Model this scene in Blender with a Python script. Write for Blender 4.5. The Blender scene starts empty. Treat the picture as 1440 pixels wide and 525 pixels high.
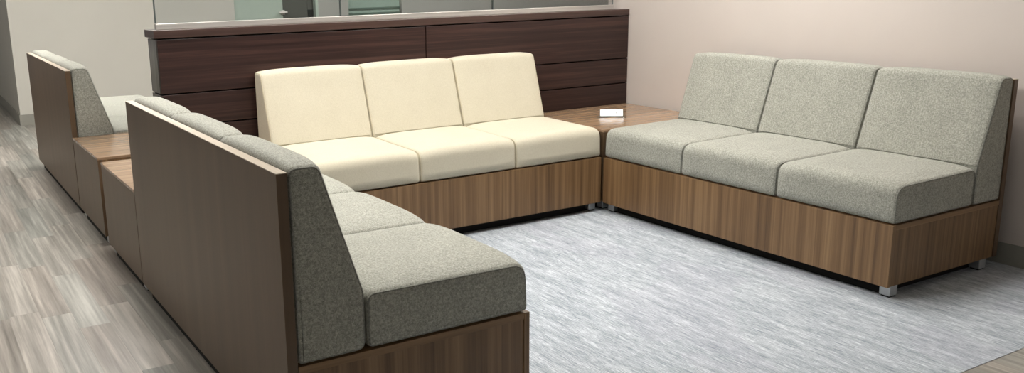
import bpy, bmesh, math, random
from mathutils import Vector, Matrix
random.seed(7)
C = bpy.context.scene.collection
scene = bpy.context.scene

# ------------------------------------------------------------------ camera
CX, CY, CZ = -3.8948, -4.6428, 1.3438
PITCH, YAW, ROLL = [math.radians(a) for a in (13.2085, 29.9875, -1.1834)]
FPX, PX, PY = 1272.4158, 609.8754, 267.1145
F = Vector((math.sin(YAW)*math.cos(PITCH), math.cos(YAW)*math.cos(PITCH), -math.sin(PITCH)))
R = Vector((math.cos(YAW), -math.sin(YAW), 0)); U = R.cross(F)
R2 = R*math.cos(ROLL) + U*math.sin(ROLL); U2 = -R*math.sin(ROLL) + U*math.cos(ROLL)
cam = bpy.data.cameras.new('camera'); cam.sensor_width = 36; cam.lens = FPX/1440*36
cam.shift_x = (720-PX)/1440; cam.shift_y = (PY-262.5)/1440
cam.clip_start = .05; cam.clip_end = 60
co = bpy.data.objects.new('camera', cam); C.objects.link(co)
m = Matrix.Identity(4)
for i in range(3):
    m[i][0] = R2[i]; m[i][1] = U2[i]; m[i][2] = -F[i]
m[0][3], m[1][3], m[2][3] = CX, CY, CZ
co.matrix_world = m
scene.camera = co

# ------------------------------------------------------------------ world, lamps, exposure
w = bpy.data.worlds.new('world'); scene.world = w; w.use_nodes = True
w.node_tree.nodes['Background'].inputs[0].default_value = (1.0, .97, .92, 1)
w.node_tree.nodes['Background'].inputs[1].default_value = .22
scene.view_settings.view_transform = 'Standard'; scene.view_settings.look = 'None'
scene.view_settings.gamma = 1; scene.view_settings.use_curve_mapping = False
scene.view_settings.exposure = 0.08
CEIL = 2.75
# unseen ceiling fixtures added for the light: x, y, size x, size y, radiance
LAMPS = [(-2.65, -0.30, 1.2, .6, 21.0), (-2.35, -1.75, 1.2, .6, 16.5), (-0.36, -1.25, .6, 1.2, 21.0), (-5.2, -1.9, .6, 1.2, 6.0),
         (-4.3, 2.4, .6, 1.2, 13.0), (-2.6, 2.6, 1.2, .6, 34.0), (1.2, 3.0, 1.2, .6, 30.0)]

# ------------------------------------------------------------------ materials
def lin(c):
    return tuple((v/255/12.92 if v/255 <= .04045 else ((v/255+.055)/1.055)**2.4) for v in c) + (1,)

class NT:
    def __init__(s, name):
        s.m = bpy.data.materials.new(name); s.m.use_nodes = True
        s.t = s.m.node_tree; s.b = s.t.nodes['Principled BSDF']
    def n(s, kind, **k):
        nd = s.t.nodes.new(kind)
        for a, v in k.items():
            if a.startswith('i_'): nd.inputs[int(a[2:])].default_value = v
            else: setattr(nd, a, v)
        return nd
    def l(s, a, b): s.t.links.new(a, b)
    def coords(s, scale, loc=(0, 0, 0), out='Object'):
        tc = s.n('ShaderNodeTexCoord'); mp = s.n('ShaderNodeMapping')
        mp.inputs['Scale'].default_value = scale; mp.inputs['Location'].default_value = loc
        s.l(tc.outputs[out], mp.inputs[0]); return mp.outputs[0]
    def noise(s, vec, scale=1, detail=3, rough=.5):
        nd = s.n('ShaderNodeTexNoise'); nd.inputs['Scale'].default_value = scale
        nd.inputs['Detail'].default_value = detail; nd.inputs['Roughness'].default_value = rough
        s.l(vec, nd.inputs['Vector']); return nd.outputs[0]
    def ramp(s, fac, stops, interp='LINEAR'):
        nd = s.n('ShaderNodeValToRGB'); cr = nd.color_ramp; cr.interpolation = interp
        while len(cr.elements) < len(stops): cr.elements.new(.5)
        for e, (p, c) in zip(cr.elements, stops): e.position = p; e.color = c
        s.l(fac, nd.inputs[0]); return nd.outputs[0]
    def mix(s, a, b, fac, mode='MIX'):
        nd = s.n('ShaderNodeMix', data_type='RGBA', blend_type=mode)
        for v, i in ((fac, 0), (a, 6), (b, 7)):
            if hasattr(v, 'links'): s.l(v, nd.inputs[i])
            else: nd.inputs[i].default_value = v
        return nd.outputs[2]
    def math(s, op, a, b=0.0):
        nd = s.n('ShaderNodeMath', operation=op)
        for v, i in ((a, 0), (b, 1)):
            if hasattr(v, 'links'): s.l(v, nd.inputs[i])
            else: nd.inputs[i].default_value = v
        return nd.outputs[0]
    def bump(s, h, strength=.2, dist=.002):
        nd = s.n('ShaderNodeBump'); nd.inputs['Strength'].default_value = strength
        nd.inputs['Distance'].default_value = dist
        s.l(h, nd.inputs['Height']); s.l(nd.outputs[0], s.b.inputs['Normal'])
    def set(s, col=None, rough=None, metal=None, spec=None):
        if col is not None:
            if hasattr(col, 'links'): s.l(col, s.b.inputs['Base Color'])
            else: s.b.inputs['Base Color'].default_value = col
        if rough is not None: s.b.inputs['Roughness'].default_value = rough
        if metal is not None: s.b.inputs['Metallic'].default_value = metal
        if spec is not None: s.b.inputs['Specular IOR Level'].default_value = spec
        return s.m

def wood(name, dark, mid, light, axis, strip=22, fine=1.0, rough=.42, contrast=1.0, spec=.5):
    """laminate with long grain running along one axis"""
    t = NT(name)
    def sc(a, b):
        v = [a, a, a]; v[axis] = b; return tuple(v)
    strips = t.noise(t.coords(sc(strip, .35)), 1, 2, .5)
    grain = t.noise(t.coords(sc(120*fine, 2.2), (3.1, 1.7, .4)), 1, 4, .65)
    broad = t.noise(t.coords(sc(5, .5), (7, 2, 5)), 1, 1, .5)
    s1 = t.math('MULTIPLY', t.math('SUBTRACT', strips, .5), 1.1*contrast)
    s2 = t.math('MULTIPLY', t.math('SUBTRACT', grain, .5), .75*contrast)
    s3 = t.math('MULTIPLY', t.math('SUBTRACT', broad, .5), .35*contrast)
    f = t.math('ADD', t.math('ADD', s1, s2), t.math('ADD', s3, .5))
    col = t.ramp(f, [(.15, lin(dark)), (.5, lin(mid)), (.85, lin(light))])
    t.bump(grain, .05, .0006)
    return t.set(col, rough, 0, spec)

def fabric(name, dark, mid, light, scale=400, contrast=1.2):
    t = NT(name)
    a = t.noise(t.coords((scale, scale, scale*1.0)), 1, 3, .8)
    b = t.noise(t.coords((150, 150, 150), (4, 4, 1)), 1, 3, .7)
    c = t.noise(t.coords((9, 9, 9)), 1, 2, .5)
    f = t.math('ADD', t.math('MULTIPLY', t.math('SUBTRACT', a, .5), 1.1*contrast),
               t.math('MULTIPLY', t.math('SUBTRACT', b, .5), .9*contrast))
    f = t.math('ADD', f, t.math('ADD', t.math('MULTIPLY', t.math('SUBTRACT', c, .5), .12), .5))
    col = t.ramp(f, [(.12, lin(dark)), (.5, lin(mid)), (.88, lin(light))])
    t.bump(t.math('ADD', a, b), .35, .0015)
    t.b.inputs['Sheen Weight'].default_value = .12
    t.b.inputs['Sheen Roughness'].default_value = .5
    return t.set(col, .95, 0, .15)

def plain(name, c, rough=.6, metal=0, spec=.5, var=.03, scale=30):
    t = NT(name)
    nz = t.noise(t.coords((scale,)*3), 1, 4, .6)
    k = lin(c)
    lo = tuple(max(0, v*(1-var)) for v in k[:3]) + (1,); hi = tuple(min(1, v*(1+var)) for v in k[:3]) + (1,)
    return t.set(t.ramp(nz, [(.3, lo), (.7, hi)]), rough, metal, spec)

def wallpaint(name, c):
    t = NT(name); k = lin(c)
    nz = t.noise(t.coords((1.3,)*3), 1, 3, .6); fine = t.noise(t.coords((220,)*3), 1, 3, .7)
    lo = tuple(v*.97 for v in k[:3]) + (1,); hi = tuple(min(1, v*1.03) for v in k[:3]) + (1,)
    t.bump(fine, .08, .0006)
    return t.set(t.ramp(nz, [(.3, lo), (.7, hi)]), .55, 0, .3)

M = {}
M['walnut_v'] = wood('walnut laminate upright grain', (80, 58, 36), (123, 94, 63), (156, 125, 89), 2, strip=34, contrast=.85)
M['walnut_h'] = wood('walnut laminate deck edge', (96, 71, 46), (134, 104, 71), (160, 129, 93), 0, strip=60, contrast=.7)
M['walnut_shaded'] = wood('walnut laminate shaded tone', (82, 64, 46), (98, 78, 58), (115, 93, 71), 2, strip=9, contrast=.5, rough=.42)  # darker walnut: shade on the hallway-side panels is put into the colour
M['walnut_lit'] = wood('walnut laminate lit table top', (116, 92, 70), (156, 128, 102), (188, 160, 132), 0, strip=30, rough=.18)  # paler walnut: overhead light and sheen are put into the colour
M['top_sheen_strip'] = wood('walnut top sheen strip', (178, 162, 142), (200, 186, 168), (214, 202, 186), 1, strip=20, rough=.3)  # pale tone stands in for sheen along the back panel's top edge
M['espresso'] = wood('espresso veneer cross grain', (30, 18, 16), (51, 34, 31), (78, 54, 48), 0, strip=26, rough=.33, spec=.4)
M['espresso_cap'] = wood('espresso veneer cap', (46, 32, 28), (66, 48, 43), (84, 62, 55), 0, strip=40, rough=.35)
M['grey_fabric'] = fabric('heather grey upholstery', (108, 109, 101), (160, 160, 150), (208, 206, 195))
M['cream_fabric'] = fabric('cream upholstery', (182, 174, 152), (206, 199, 179), (224, 218, 200), contrast=.5)
M['grey_pipe'] = fabric('grey upholstery seam', (92, 93, 88), (136, 136, 129), (170, 169, 161))
M['cream_pipe'] = fabric('cream upholstery seam', (170, 160, 134), (196, 186, 160), (212, 202, 178), contrast=.5)
M['wall_pink'] = wallpaint('warm off-white wall paint', (208, 198, 191))
M['wall_pale'] = wallpaint('pale grey wall paint', (206, 203, 194))
M['wall_far'] = wallpaint('cool grey wall paint', (170, 170, 164))
M['ceiling'] = wallpaint('ceiling white', (214, 212, 206))
M['base_grey'] = plain('grey rubber baseboard', (150, 148, 139), .5)
M['foot'] = plain('satin aluminium foot', (196, 198, 200), .35, .7)
M['glide'] = plain('black plastic glide', (18, 18, 19), .6)
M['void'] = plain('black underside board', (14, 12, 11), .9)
M['charcoal'] = plain('charcoal door paint', (88, 90, 84), .5)
M['black'] = plain('black laminate', (26, 32, 28), .4)
M['green_glass'] = plain('frosted green glass', (186, 200, 188), .25, var=.02)
M['green_pale'] = plain('pale green frosted window film', (158, 178, 166), .3, var=.05, scale=3)
M['rail_green'] = plain('grey green window rail', (92, 112, 100), .4)
M['white'] = plain('white card', (250, 251, 253), .5, var=.01)
M['print'] = plain('grey printing ink', (120, 124, 134), .6)

t = NT('brushed stainless')
g = t.noise(t.coords((1.2, 60, 60)), 1, 3, .6)
M['steel'] = t.set(t.ramp(g, [(.3, lin((196, 192, 186))), (.7, lin((226, 222, 216)))]), .38, .6)
t = NT('dark brushed steel')
g = t.noise(t.coords((30, 30, .8)), 1, 3, .6)
M['steel_dark'] = t.set(t.ramp(g, [(.3, lin((92, 88, 84))), (.7, lin((150, 146, 142)))]), .3, .9)

# clear glass for the screen on the partition and the acrylic holder
def clear(name, tint, refl=.9):
    t = NT(name); t.t.nodes.remove(t.b)
    out = [n for n in t.t.nodes if n.type == 'OUTPUT_MATERIAL'][0]
    tr = t.n('ShaderNodeBsdfTransparent'); tr.inputs[0].default_value = tint
    gl = t.n('ShaderNodeBsdfGlossy'); gl.inputs['Roughness'].default_value = .02
    fr = t.n('ShaderNodeFresnel'); fr.inputs[0].default_value = 1.45
    mx = t.n('ShaderNodeMixShader')
    t.l(t.math('MULTIPLY', fr.outputs[0], refl), mx.inputs[0])
    t.l(tr.outputs[0], mx.inputs[1]); t.l(gl.outputs[0], mx.inputs[2]); t.l(mx.outputs[0], out.inputs[0])
    return t.m
M['glass'] = clear('tinted clear glass', (.91, .925, .93, 1))
M['glass_edge'] = plain('dark glass edge seal', (74, 82, 80), .3)
M['acrylic'] = clear('clear acrylic', (.88, .94, .97, 1))

# streaky woven carpet
t = NT('pale blue-grey streaked carpet')
s1 = t.noise(t.coords((230, 8, 1)), 1, 4, .8)
s2 = t.noise(t.coords((420, 26, 1), (3, 8, 0)), 1, 3, .8)
s3 = t.noise(t.coords((26, 3.0, 1), (1, 2, 0)), 1, 3, .6)
s4 = t.noise(t.coords((1.6, 1.2, 1), (5, 2, 0)), 1, 2, .5)
f = t.math('ADD', t.math('MULTIPLY', t.math('SUBTRACT', s1, .5), 1.25), t.math('MULTIPLY', t.math('SUBTRACT', s2, .5), 1.3))
f = t.math('ADD', f, t.math('ADD', t.math('MULTIPLY', t.math('SUBTRACT', s3, .5), .55), .5))
col = t.ramp(f, [(.12, lin((112, 118, 128))), (.42, lin((162, 169, 177))), (.60, lin((192, 198, 204))), (.82, lin((234, 238, 241)))])
col = t.mix(col, lin((178, 172, 190)), t.math('MULTIPLY', t.math('GREATER_THAN', s4, .56), .12))
t.bump(s2, .5, .003)
M['carpet'] = t.set(col, .95, 0, .1)

# vinyl planks, grain along y
t = NT('grey oak vinyl planks')
tc = t.n('ShaderNodeTexCoord'); sep = t.n('ShaderNodeSeparateXYZ'); t.l(tc.outputs['Object'], sep.inputs[0])
PWID, PLEN = .118, .78
ix = t.math('FLOOR', t.math('DIVIDE', sep.outputs[0], PWID))
wn = t.n('ShaderNodeTexWhiteNoise', noise_dimensions='1D'); t.l(ix, wn.inputs['W'])
yy = t.math('ADD', t.math('DIVIDE', sep.outputs[1], PLEN), wn.outputs['Value'])
iy = t.math('FLOOR', yy)
cmb = t.n('ShaderNodeCombineXYZ'); t.l(ix, cmb.inputs[0]); t.l(iy, cmb.inputs[1])
wn2 = t.n('ShaderNodeTexWhiteNoise', noise_dimensions='3D'); t.l(cmb.outputs[0], wn2.inputs['Vector'])
off = t.n('ShaderNodeVectorMath', operation='SCALE'); t.l(wn2.outputs['Color'], off.inputs[0]); off.inputs['Scale'].default_value = 9
base = t.coords((42, 1.3, 1))
addv = t.n('ShaderNodeVectorMath', operation='ADD'); t.l(base, addv.inputs[0]); t.l(off.outputs[0], addv.inputs[1])
g1 = t.noise(addv.outputs[0], 1, 4, .6)
base2 = t.coords((9, .8, 1)); add2 = t.n('ShaderNodeVectorMath', operation='ADD'); t.l(base2, add2.inputs[0]); t.l(off.outputs[0], add2.inputs[1])
g2 = t.noise(add2.outputs[0], 1, 2, .5)
f = t.math('ADD', t.math('MULTIPLY', t.math('SUBTRACT', g1, .5), 1.25), t.math('MULTIPLY', t.math('SUBTRACT', g2, .5), .5))
f = t.math('ADD', f, t.math('ADD', t.math('MULTIPLY', t.math('SUBTRACT', wn2.outputs['Value'], .5), .26), .5))
warm = t.ramp(f, [(.1, lin((118, 108, 99))), (.5, lin((168, 157, 147))), (.9, lin((220, 208, 197)))])
cool = t.ramp(f, [(.1, lin((102, 103, 98))), (.5, lin((148, 148, 141))), (.9, lin((202, 201, 193)))])
sepc = t.n('ShaderNodeSeparateColor'); t.l(wn2.outputs['Color'], sepc.inputs[0])
col = t.mix(cool, warm, t.math('MULTIPLY', sepc.outputs[1], .8))
fx = t.math('FRACT', t.math('DIVIDE', sep.outputs[0], PWID)); fy = t.math('FRACT', yy)
seam = t.math('MAXIMUM', t.math('LESS_THAN', fx, .018), t.math('LESS_THAN', fy, .004))
col = t.mix(col, lin((92, 86, 80)), t.math('MULTIPLY', seam, .22))
M['vinyl'] = t.set(col, .34, 0, .45)

t = NT('lit ceiling diffuser')
M['lit'] = None
def lit(strength):
    t = NT('lit diffuser %g' % strength)
    t.b.inputs['Base Color'].default_value = (.9, .9, .9, 1)
    t.b.inputs['Emission Color'].default_value = (1, .975, .93, 1)
    t.b.inputs['Emission Strength'].default_value = strength
    return t.m

# ------------------------------------------------------------------ mesh helpers
def box(bm, x0, x1, y0, y1, z0, z1, bev=0.0, seg=2):
    r = bmesh.ops.create_cube(bm, size=1)
    for v in r['verts']:
        v.co = Vector(((x0+x1)/2 + v.co.x*(x1-x0), (y0+y1)/2 + v.co.y*(y1-y0), (z0+z1)/2 + v.co.z*(z1-z0)))
    if bev > 0:
        es = list({e for v in r['verts'] for e in v.link_edges})
        bmesh.ops.bevel(bm, geom=es, offset=bev, segments=seg, affect='EDGES', profile=.5)
def obj(name, bm, mat, parent=None, smooth=False):
    me = bpy.data.meshes.new(name); bmesh.ops.recalc_face_normals(bm, faces=bm.faces[:]); bm.to_mesh(me); bm.free()
    for p in me.polygons: p.use_smooth = smooth
    me.materials.append(mat)
    o = bpy.data.objects.new(name, me); C.objects.link(o)
    if parent: o.parent = parent
    return o
def boxobj(name, b, mat, parent=None, bev=0.0):
    bm = bmesh.new(); box(bm, *b, bev=bev); return obj(name, bm, mat, parent)
def thing(name, label, cat, loc=(0, 0, 0), rz=0, group=None):
    o = bpy.data.objects.new(name, None); C.objects.link(o); o.empty_display_size = .1
    o.location = loc; o.rotation_euler = (0, 0, rz); o['label'] = label; o['category'] = cat
    if group: o['group'] = group
    return o
def struct(o): o['kind'] = 'structure'; return o

def rounded(poly, n=6):
    """poly: (x, z, r) corners -> dense rounded loop"""
    out = []; N = len(poly)
    for i in range(N):
        p = Vector(poly[i][:2]); a = Vector(poly[i-1][:2]); b = Vector(poly[(i+1) % N][:2]); r = poly[i][2]
        da = (a-p).normalized(); db = (b-p).normalized()
        ang = da.angle(db); d = min(r/math.tan(ang/2), (a-p).length*.48, (b-p).length*.48)
        s = p+da*d; e = p+db*d
        for k in range(n+1):
            t = k/n; out.append(s*(1-t)**2 + p*2*t*(1-t) + e*t*t)
    res = []
    for i, p in enumerate(out):            # subdivide long runs
        q = out[(i+1) % len(out)]; res.append(p); L = (q-p).length
        c = int(L/.035)
        for k in range(1, c+1): res.append(p+(q-p)*k/(c+1))
    return res
def loop_normals(pts):
    N = len(pts); ar = sum(pts[i].x*pts[(i+1) % N].y - pts[(i+1) % N].x*pts[i].y for i in range(N))
    s = 1 if ar > 0 else -1; out = []
    for i in range(N):
        t = (pts[(i+1) % N]-pts[i-1]).normalized(); out.append(Vector((t.y, -t.x))*s)
    return out
def cushion(poly, y0, y1, rend=.014, bulge=.014, mask=None):
    """profile in (x, z) swept along y; ends rounded, faces crowned by bulge where mask(x, z, n) says so"""
    pts = rounded(poly); nor = loop_normals(pts); bm = bmesh.new(); rings = []
    st = []
    for k in range(6):
        a = math.pi/2*k/5; st.append((y0 + rend*(1-math.sin(a)), rend*(1-math.cos(math.pi/2-a))))
    st = [(y0 + rend*(1-math.cos(math.pi/2*k/5)), rend*(1-math.sin(math.pi/2*k/5))) for k in range(6)]
    n = 14; inner = [(y0+rend+(y1-y0-2*rend)*k/n, 0) for k in range(1, n)]
    st2 = [(y1-(y-y0), i) for y, i in reversed(st)]
    for y, ins in st+inner+st2:
        s = (2*(y-y0)/(y1-y0)-1); b = bulge*(1-abs(s)**5)
        rings.append([bm.verts.new((p.x+q.x*((mask(p, q)*b)-ins), y, p.y+q.y*((mask(p, q)*b)-ins))) for p, q in zip(pts, nor)])
    N = len(pts)
    for a, b in zip(rings, rings[1:]):
        for i in range(N): bm.faces.new((a[i], a[(i+1) % N], b[(i+1) % N], b[i]))
    bm.faces.new(rings[0]); bm.faces.new(rings[-1][::-1])
    return bm, pts, nor
def tube_loop(bm, pts3, r=.003, seg=6, closed=True):
    N = len(pts3); rings = []
    for i in range(N):
        a = pts3[i-1] if (closed or i) else pts3[i]; b = pts3[(i+1) % N] if (closed or i < N-1) else pts3[i]
        t = (b-a).normalized(); up = Vector((0, 1, 0)); s = t.cross(up).normalized(); u = s.cross(t)
        rings.append([bm.verts.new(pts3[i]+s*r*math.cos(2*math.pi*k/seg)+u*r*math.sin(2*math.pi*k/seg)) for k in range(seg)])
    for i in range(N if closed else N-1):
        a, b = rings[i], rings[(i+1) % N]
        for k in range(seg): bm.faces.new((a[k], a[(k+1) % seg], b[(k+1) % seg], b[k]))

# ------------------------------------------------------------------ room
YW = .113; XW = .418; YB = 5.16; XC = -2.968
def plane_box(name, b, mat): return struct(boxobj(name, b, mat))
plane_box('floor', (-9, 7, -7.5, 10, -.12, -.014), M['vinyl'])
plane_box('floor_carpet', (XC-.02, XW, -3.055, YW+.1, -.0135, -.012), M['carpet'])
plane_box('ceiling', (-9, 7, -7.5, 10, CEIL, CEIL+.1), M['ceiling'])
plane_box('wall_right', (XW, XW+.13, -7.5, .33, -.014, CEIL), M['wall_pink'])
plane_box('baseboard_right', (XW-.008, XW, -7.5, .11, -.0118, .088), M['base_grey'])
# far wall: pale corner block, then the glazed office front seen over the partition
bm = bmesh.new()
box(bm, XC, -.705, YB, YB+.13, -.014, CEIL)
struct(obj('wall_back', bm, M['wall_pale']))
bm = bmesh.new(); box(bm, XC, XC+.13, YB+.131, 10, -.014, CEIL); struct(obj('wall_hall', bm, M['wall_pale']))
bm = bmesh.new()
box(bm, .285, .665, YB, YB+.13, -.014, CEIL); box(bm, 1.37, 7, YB, YB+.13, -.014, CEIL)
box(bm, .665, 1.37, YB, YB+.13, -.014, .86); box(bm, .665, 1.37, YB, YB+.13, 2.2, CEIL)
box(bm, -.705, .285, YB, YB+.13, 2.2, CEIL)
struct(obj('wall_office', bm, M['wall_far']))
bm = bmesh.new(); box(bm, XC, -.71, YB-.01, YB, -.0139, .095); box(bm, XC-.01, XC, YB-.01, 10, -.0139, .095)
struct(obj('baseboard_back', bm, M['base_grey']))
# frosted glass leaf with lever handle
d1 = struct(boxobj('door_1', (-.70, -.135, YB+.03, YB+.045, .01, 2.19), M['green_glass']))
bm = bmesh.new(); box(bm, -.165, -.12, YB+.0, YB+.03, .97, 1.02, .006); box(bm, -.20, -.10, YB-.03, YB-.005, .985, 1.005, .005)
obj('lever_handle', bm, M['steel'], d1)
# charcoal leaf beside it, with a narrow dark sidelight
d2 = struct(boxobj('door_2', (-.13, .17, YB+.05, YB+.09, .01, 2.19), M['charcoal']))
bm = bmesh.new(); box(bm, .175, .245, YB+.06, YB+.09, .01, 1.015)
struct(obj('trim_1', bm, M['black']))
bm = bmesh.new(); box(bm, .175, .245, YB+.06, YB+.09, 1.016, 2.19); struct(obj('trim_2', bm, M['charcoal']))
bm = bmesh.new(); box(bm, .25, .284, YB-.005, YB+.1, .01, 2.19); struct(obj('trim_3', bm, M['green_glass']))
# interior window with frosted film and rails
wn = struct(boxobj('window_1', (.67, 1.365, YB+.05, YB+.06, .861, 2.199), M['green_pale']))
bm = bmesh.new()
for z in (.885, .945, 1.005): box(bm, .671, 1.364, YB+.03, YB+.05, z-.009, z+.009)
obj('window_rail', bm, M['rail_green'], wn)

# ------------------------------------------------------------------ panelled partition with glass screen
XL0 = -2.768; PT = .31; PZ = 1.108
pt = thing('partition', 'low dark espresso wood panelled partition with glass screen behind the cream sofa', 'partition', (0, YW, 0))
T = PT-YW
boxobj('core', (XL0+.012, XW-.004, .018, T-.018, -.012, 1.06), M['void'], pt)
boxobj('cap', (XL0-.012, XW-.002, -.004, T+.004, 1.068, PZ), M['espresso_cap'], pt, .002)
XJ = -1.183
rows = [(.782, 1.060), (.612, .774), (.442, .604), (.105, .434)]
for z0, z1 in rows:
    for a, b in ((XL0+.002, XJ-.003), (XJ+.003, XW-.004)):
        boxobj('panel', (a, b, 0, .018, z0, z1), M['espresso'], pt, .0015)
    boxobj('end_panel', (XL0, XL0+.012, .020, T-.02, z0, z1), M['steel_dark'], pt, .0015)
    boxobj('rear_panel', (XL0+.002, XW-.004, T-.018, T, z0, z1), M['espresso'], pt, .0015)
boxobj('dark_gap_plinth', (XL0+.03, XW-.004, .01, T-.01, -.0119, .10), M['void'], pt)
GY = .21-YW
boxobj('glass_channel', (-2.745, .352, GY-.016, GY+.016, PZ, PZ+.030), M['steel'], pt, .002)
for i in range(3):
    a = -2.738+i*1.052; b = min(a+1.046, .352)
    boxobj('glass_pane', (a, b, GY-.005, GY+.005, PZ+.031, 2.3), M['glass'], pt)
for x in (-2.7415, -1.689, -.637):
    boxobj('glass_seal', (x-.0035, x+.0025, GY-.006, GY+.006, PZ+.031, 2.3), M['glass_edge'], pt)

# ------------------------------------------------------------------ modular sofas
W = .6
def make_sofa(label, loc, rz, D, fab, pipe, group, zf=-.012, rend=.016):
    s = thing('sofa', label, 'sofa', loc, rz, group); L = 3*W; g = .0015
    zb, zt = .042, .311
    q = g if group else .03
    boxobj('back_panel', (0, .030, q, L-q, zb, .8555), M['walnut_shaded'], s, .0008)
    boxobj('top_sheen_strip', (0, .030, q, L-q, .8558, .858), M['top_sheen_strip'], s)['label'] = 'pale top strip with sheen in its colour'
    boxobj('dark_gap_plinth', (.022, D-.058, .066, L-.066, zf+.0003, zb-.0005), M['void'], s)  # added black block, painted shade for the gap under the sofa
    boxobj('seat_deck', (.031, D-.0215, g, L-g, zt-.022, zt), M['walnut_h'], s, .001)
    boxobj('front_panel', (D-.021, D, g, L-g, zb, zt), M['walnut_v'], s, .0012)
    for y0 in (g+.004, L-g-.024):
        boxobj('end_panel', (.031, D-.0215, y0, y0+.02, zb, zt-.0225), M['walnut_v'], s, .0008)
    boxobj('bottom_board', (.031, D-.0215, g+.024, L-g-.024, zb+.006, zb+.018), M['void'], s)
    for x in (.065, D-.085):
        for y in (.010, L-.060):
            f = boxobj('foot', (x, x+.05, y, y+.05, zf+.007, zb), M['foot'], s, .003)
            boxobj('glide', (x+.006, x+.044, y+.006, y+.044, zf+.0003, zf+.0068), M['glide'], f)
    prof = [(.247, zt+.004, .02), (.247, .482, .03), (D-.012, .474, .055), (D-.005, zt+.004, .018)]
    msk = lambda p, n: max(0, n.y)*1.0 + (max(0, n.x)*.7 if p.y > .33 else 0)
    bprof = [(.033, zt+.003, .016), (.033, .868, .025), (.122, .868, .034), (.2405, .49, .06), (.2405, zt+.003, .03)]
    def bmsk(p, n):
        return (max(0, n.x)*.9 if p.y > .49 else 0) + (max(0, n.y)*1.0 if p.y > .8 else 0)
    for i in range(3):
        y0, y1 = i*W+.003, (i+1)*W-.003
        for nm, pf, mk, bl in (('seat_cushion', prof, msk, .015), ('backrest_cushion', bprof, bmsk, .011)):
            bm, pts, nor = cushion(pf, y0, y1, rend, bl, mk)
            c = obj(nm, bm, fab, s, True)
            c.data.polygons[len(c.data.polygons)-1].use_smooth = False
            c.data.polygons[len(c.data.polygons)-2].use_smooth = False
            for y in (y0+rend*.29, y1-rend*.29):
                bm = bmesh.new()
                tube_loop(bm, [Vector((p.x-n.x*rend*.36, y, p.y-n.y*rend*.36)) for p, n in zip(pts, nor)], .0032)
                obj('piping', bm, pipe, c, True)
    return s
G = 'grey three-seat sofas'
make_sofa('nearest grey three-seat sofa with its walnut back panel turned to the hallway', (-3.105, -2.462, 0), 0, .81, M['grey_fabric'], M['grey_pipe'], G)
make_sofa('grey three-seat sofa facing left against the right-hand pinkish wall', (.333, -.691, 0), math.pi, .81, M['grey_fabric'], M['grey_pipe'], G)
make_sofa('farthest grey three-seat sofa at far left beyond the two small tables', (-3.097, .997, 0), 0, .81, M['grey_fabric'], M['grey_pipe'], G, -.014)
make_sofa('cream three-seat sofa against the dark wood partition', (-2.2785, .106, 0), -math.pi/2, .783, M['cream_fabric'], M['cream_pipe'], None, rend=.015)

# ------------------------------------------------------------------ tables
def make_table(name, label, loc, sx, sy, zf, group=None):
    t = thing(name, label, 'table', loc, 0, group); h = .467; zb = .042
    boxobj('table_top', (0, sx, 0, sy, h-.014, h), M['walnut_lit'], t, .0015)
    boxobj('side_panel', (0.001, .021, .001, sy-.001, zb, h-.0145), M['walnut_shaded'], t, .001)
    boxobj('side_panel', (sx-.021, sx-.001, .001, sy-.001, zb, h-.0145), M['walnut_shaded'], t, .001)
    boxobj('end_panel', (.022, sx-.022, .001, .021, zb, h-.0145), M['walnut_v'], t, .001)
    boxobj('end_panel', (.022, sx-.022, sy-.021, sy-.001, zb, h-.0145), M['walnut_v'], t, .001)
    boxobj('bottom_board', (.022, sx-.022, .022, sy-.022, zb+.005, zb+.015), M['void'], t)
    boxobj('dark_gap_plinth', (.022, sx-.02, .075, sy-.075, zf+.0003, zb-.0005), M['void'], t)  # black block added as the shade beneath the table
    for x in (.02, sx-.07):
        for y in (.02, sy-.07):
            f = boxobj('foot', (x, x+.05, y, y+.05, zf+.007, zb), M['foot'], t, .003)
            boxobj('glide', (x+.006, x+.044, y+.006, y+.044, zf+.0003, zf+.0068), M['glide'], f)
    return t
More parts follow.
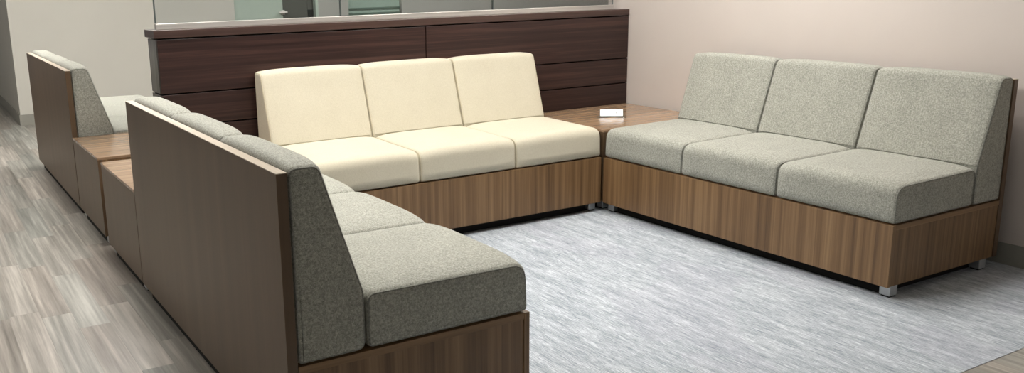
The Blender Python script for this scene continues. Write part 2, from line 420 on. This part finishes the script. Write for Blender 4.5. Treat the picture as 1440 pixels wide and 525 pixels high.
make_table('side_table', 'low walnut box table touching the far end of the nearest sofa', (-3.105, -.653, 0), .80, .748, -.012, 'low walnut box tables on the left')
make_table('side_table', 'low walnut box table touching the near end of the farthest sofa', (-3.097, .228, 0), .32, .760, -.014, 'low walnut box tables on the left')
make_table('corner_table', 'square walnut corner table between the cream sofa and the right-hand grey sofa', (-.462, -.672, 0), .86, .771, -.012)

# ------------------------------------------------------------------ card in an acrylic holder on the corner table
ang = math.atan2(-.092, .118)
cd = thing('card_holder', 'small white card in a clear acrylic holder on the corner table', 'card holder', (-.102, -.325, .467), ang)
boxobj('holder_base', (-.088, .088, -.018, .022, .0003, .004), M['acrylic'], cd, .001)
boxobj('holder_plate', (-.078, .078, .006, .010, .0041, .050), M['acrylic'], cd, .001)
boxobj('card', (-.070, .070, .0012, .0055, .0045, .049), M['white'], cd, .0008)
bm = bmesh.new()
box(bm, .026, .032, .0002, .0011, .030, .034); box(bm, .029, .033, .0002, .0011, .022, .031); box(bm, .027, .030, .0002, .0011, .017, .020)
obj('printed_mark', bm, M['print'], cd)
for ch in cd.children:
    if not ch.name.startswith('holder_base'): ch.rotation_euler.x = -.5; ch.location.z = .003

# ------------------------------------------------------------------ unseen ceiling fixtures, placed to match where light falls
for i, (x, y, sx, sy, e) in enumerate(LAMPS):
    l = thing('unseen_ceiling_light', 'unseen ceiling panel light, placed to match how the light falls', 'ceiling light', (x, y, CEIL), 0, 'ceiling panel lights')
    bm = bmesh.new()
    hx, hy = sx/2, sy/2
    box(bm, -hx-.03, hx+.03, -hy-.03, -hy, -.02, -.0005); box(bm, -hx-.03, hx+.03, hy, hy+.03, -.02, -.0005)
    box(bm, -hx-.03, -hx, -hy, hy, -.02, -.0005); box(bm, hx, hx+.03, -hy, hy, -.02, -.0005)
    obj('frame', bm, M['ceiling'], l)
    boxobj('diffuser', (-hx+.001, hx-.001, -hy+.001, hy-.001, -.012, -.001), lit(e), l)
for mt in list(bpy.data.materials):
    if mt.users == 0: bpy.data.materials.remove(mt)
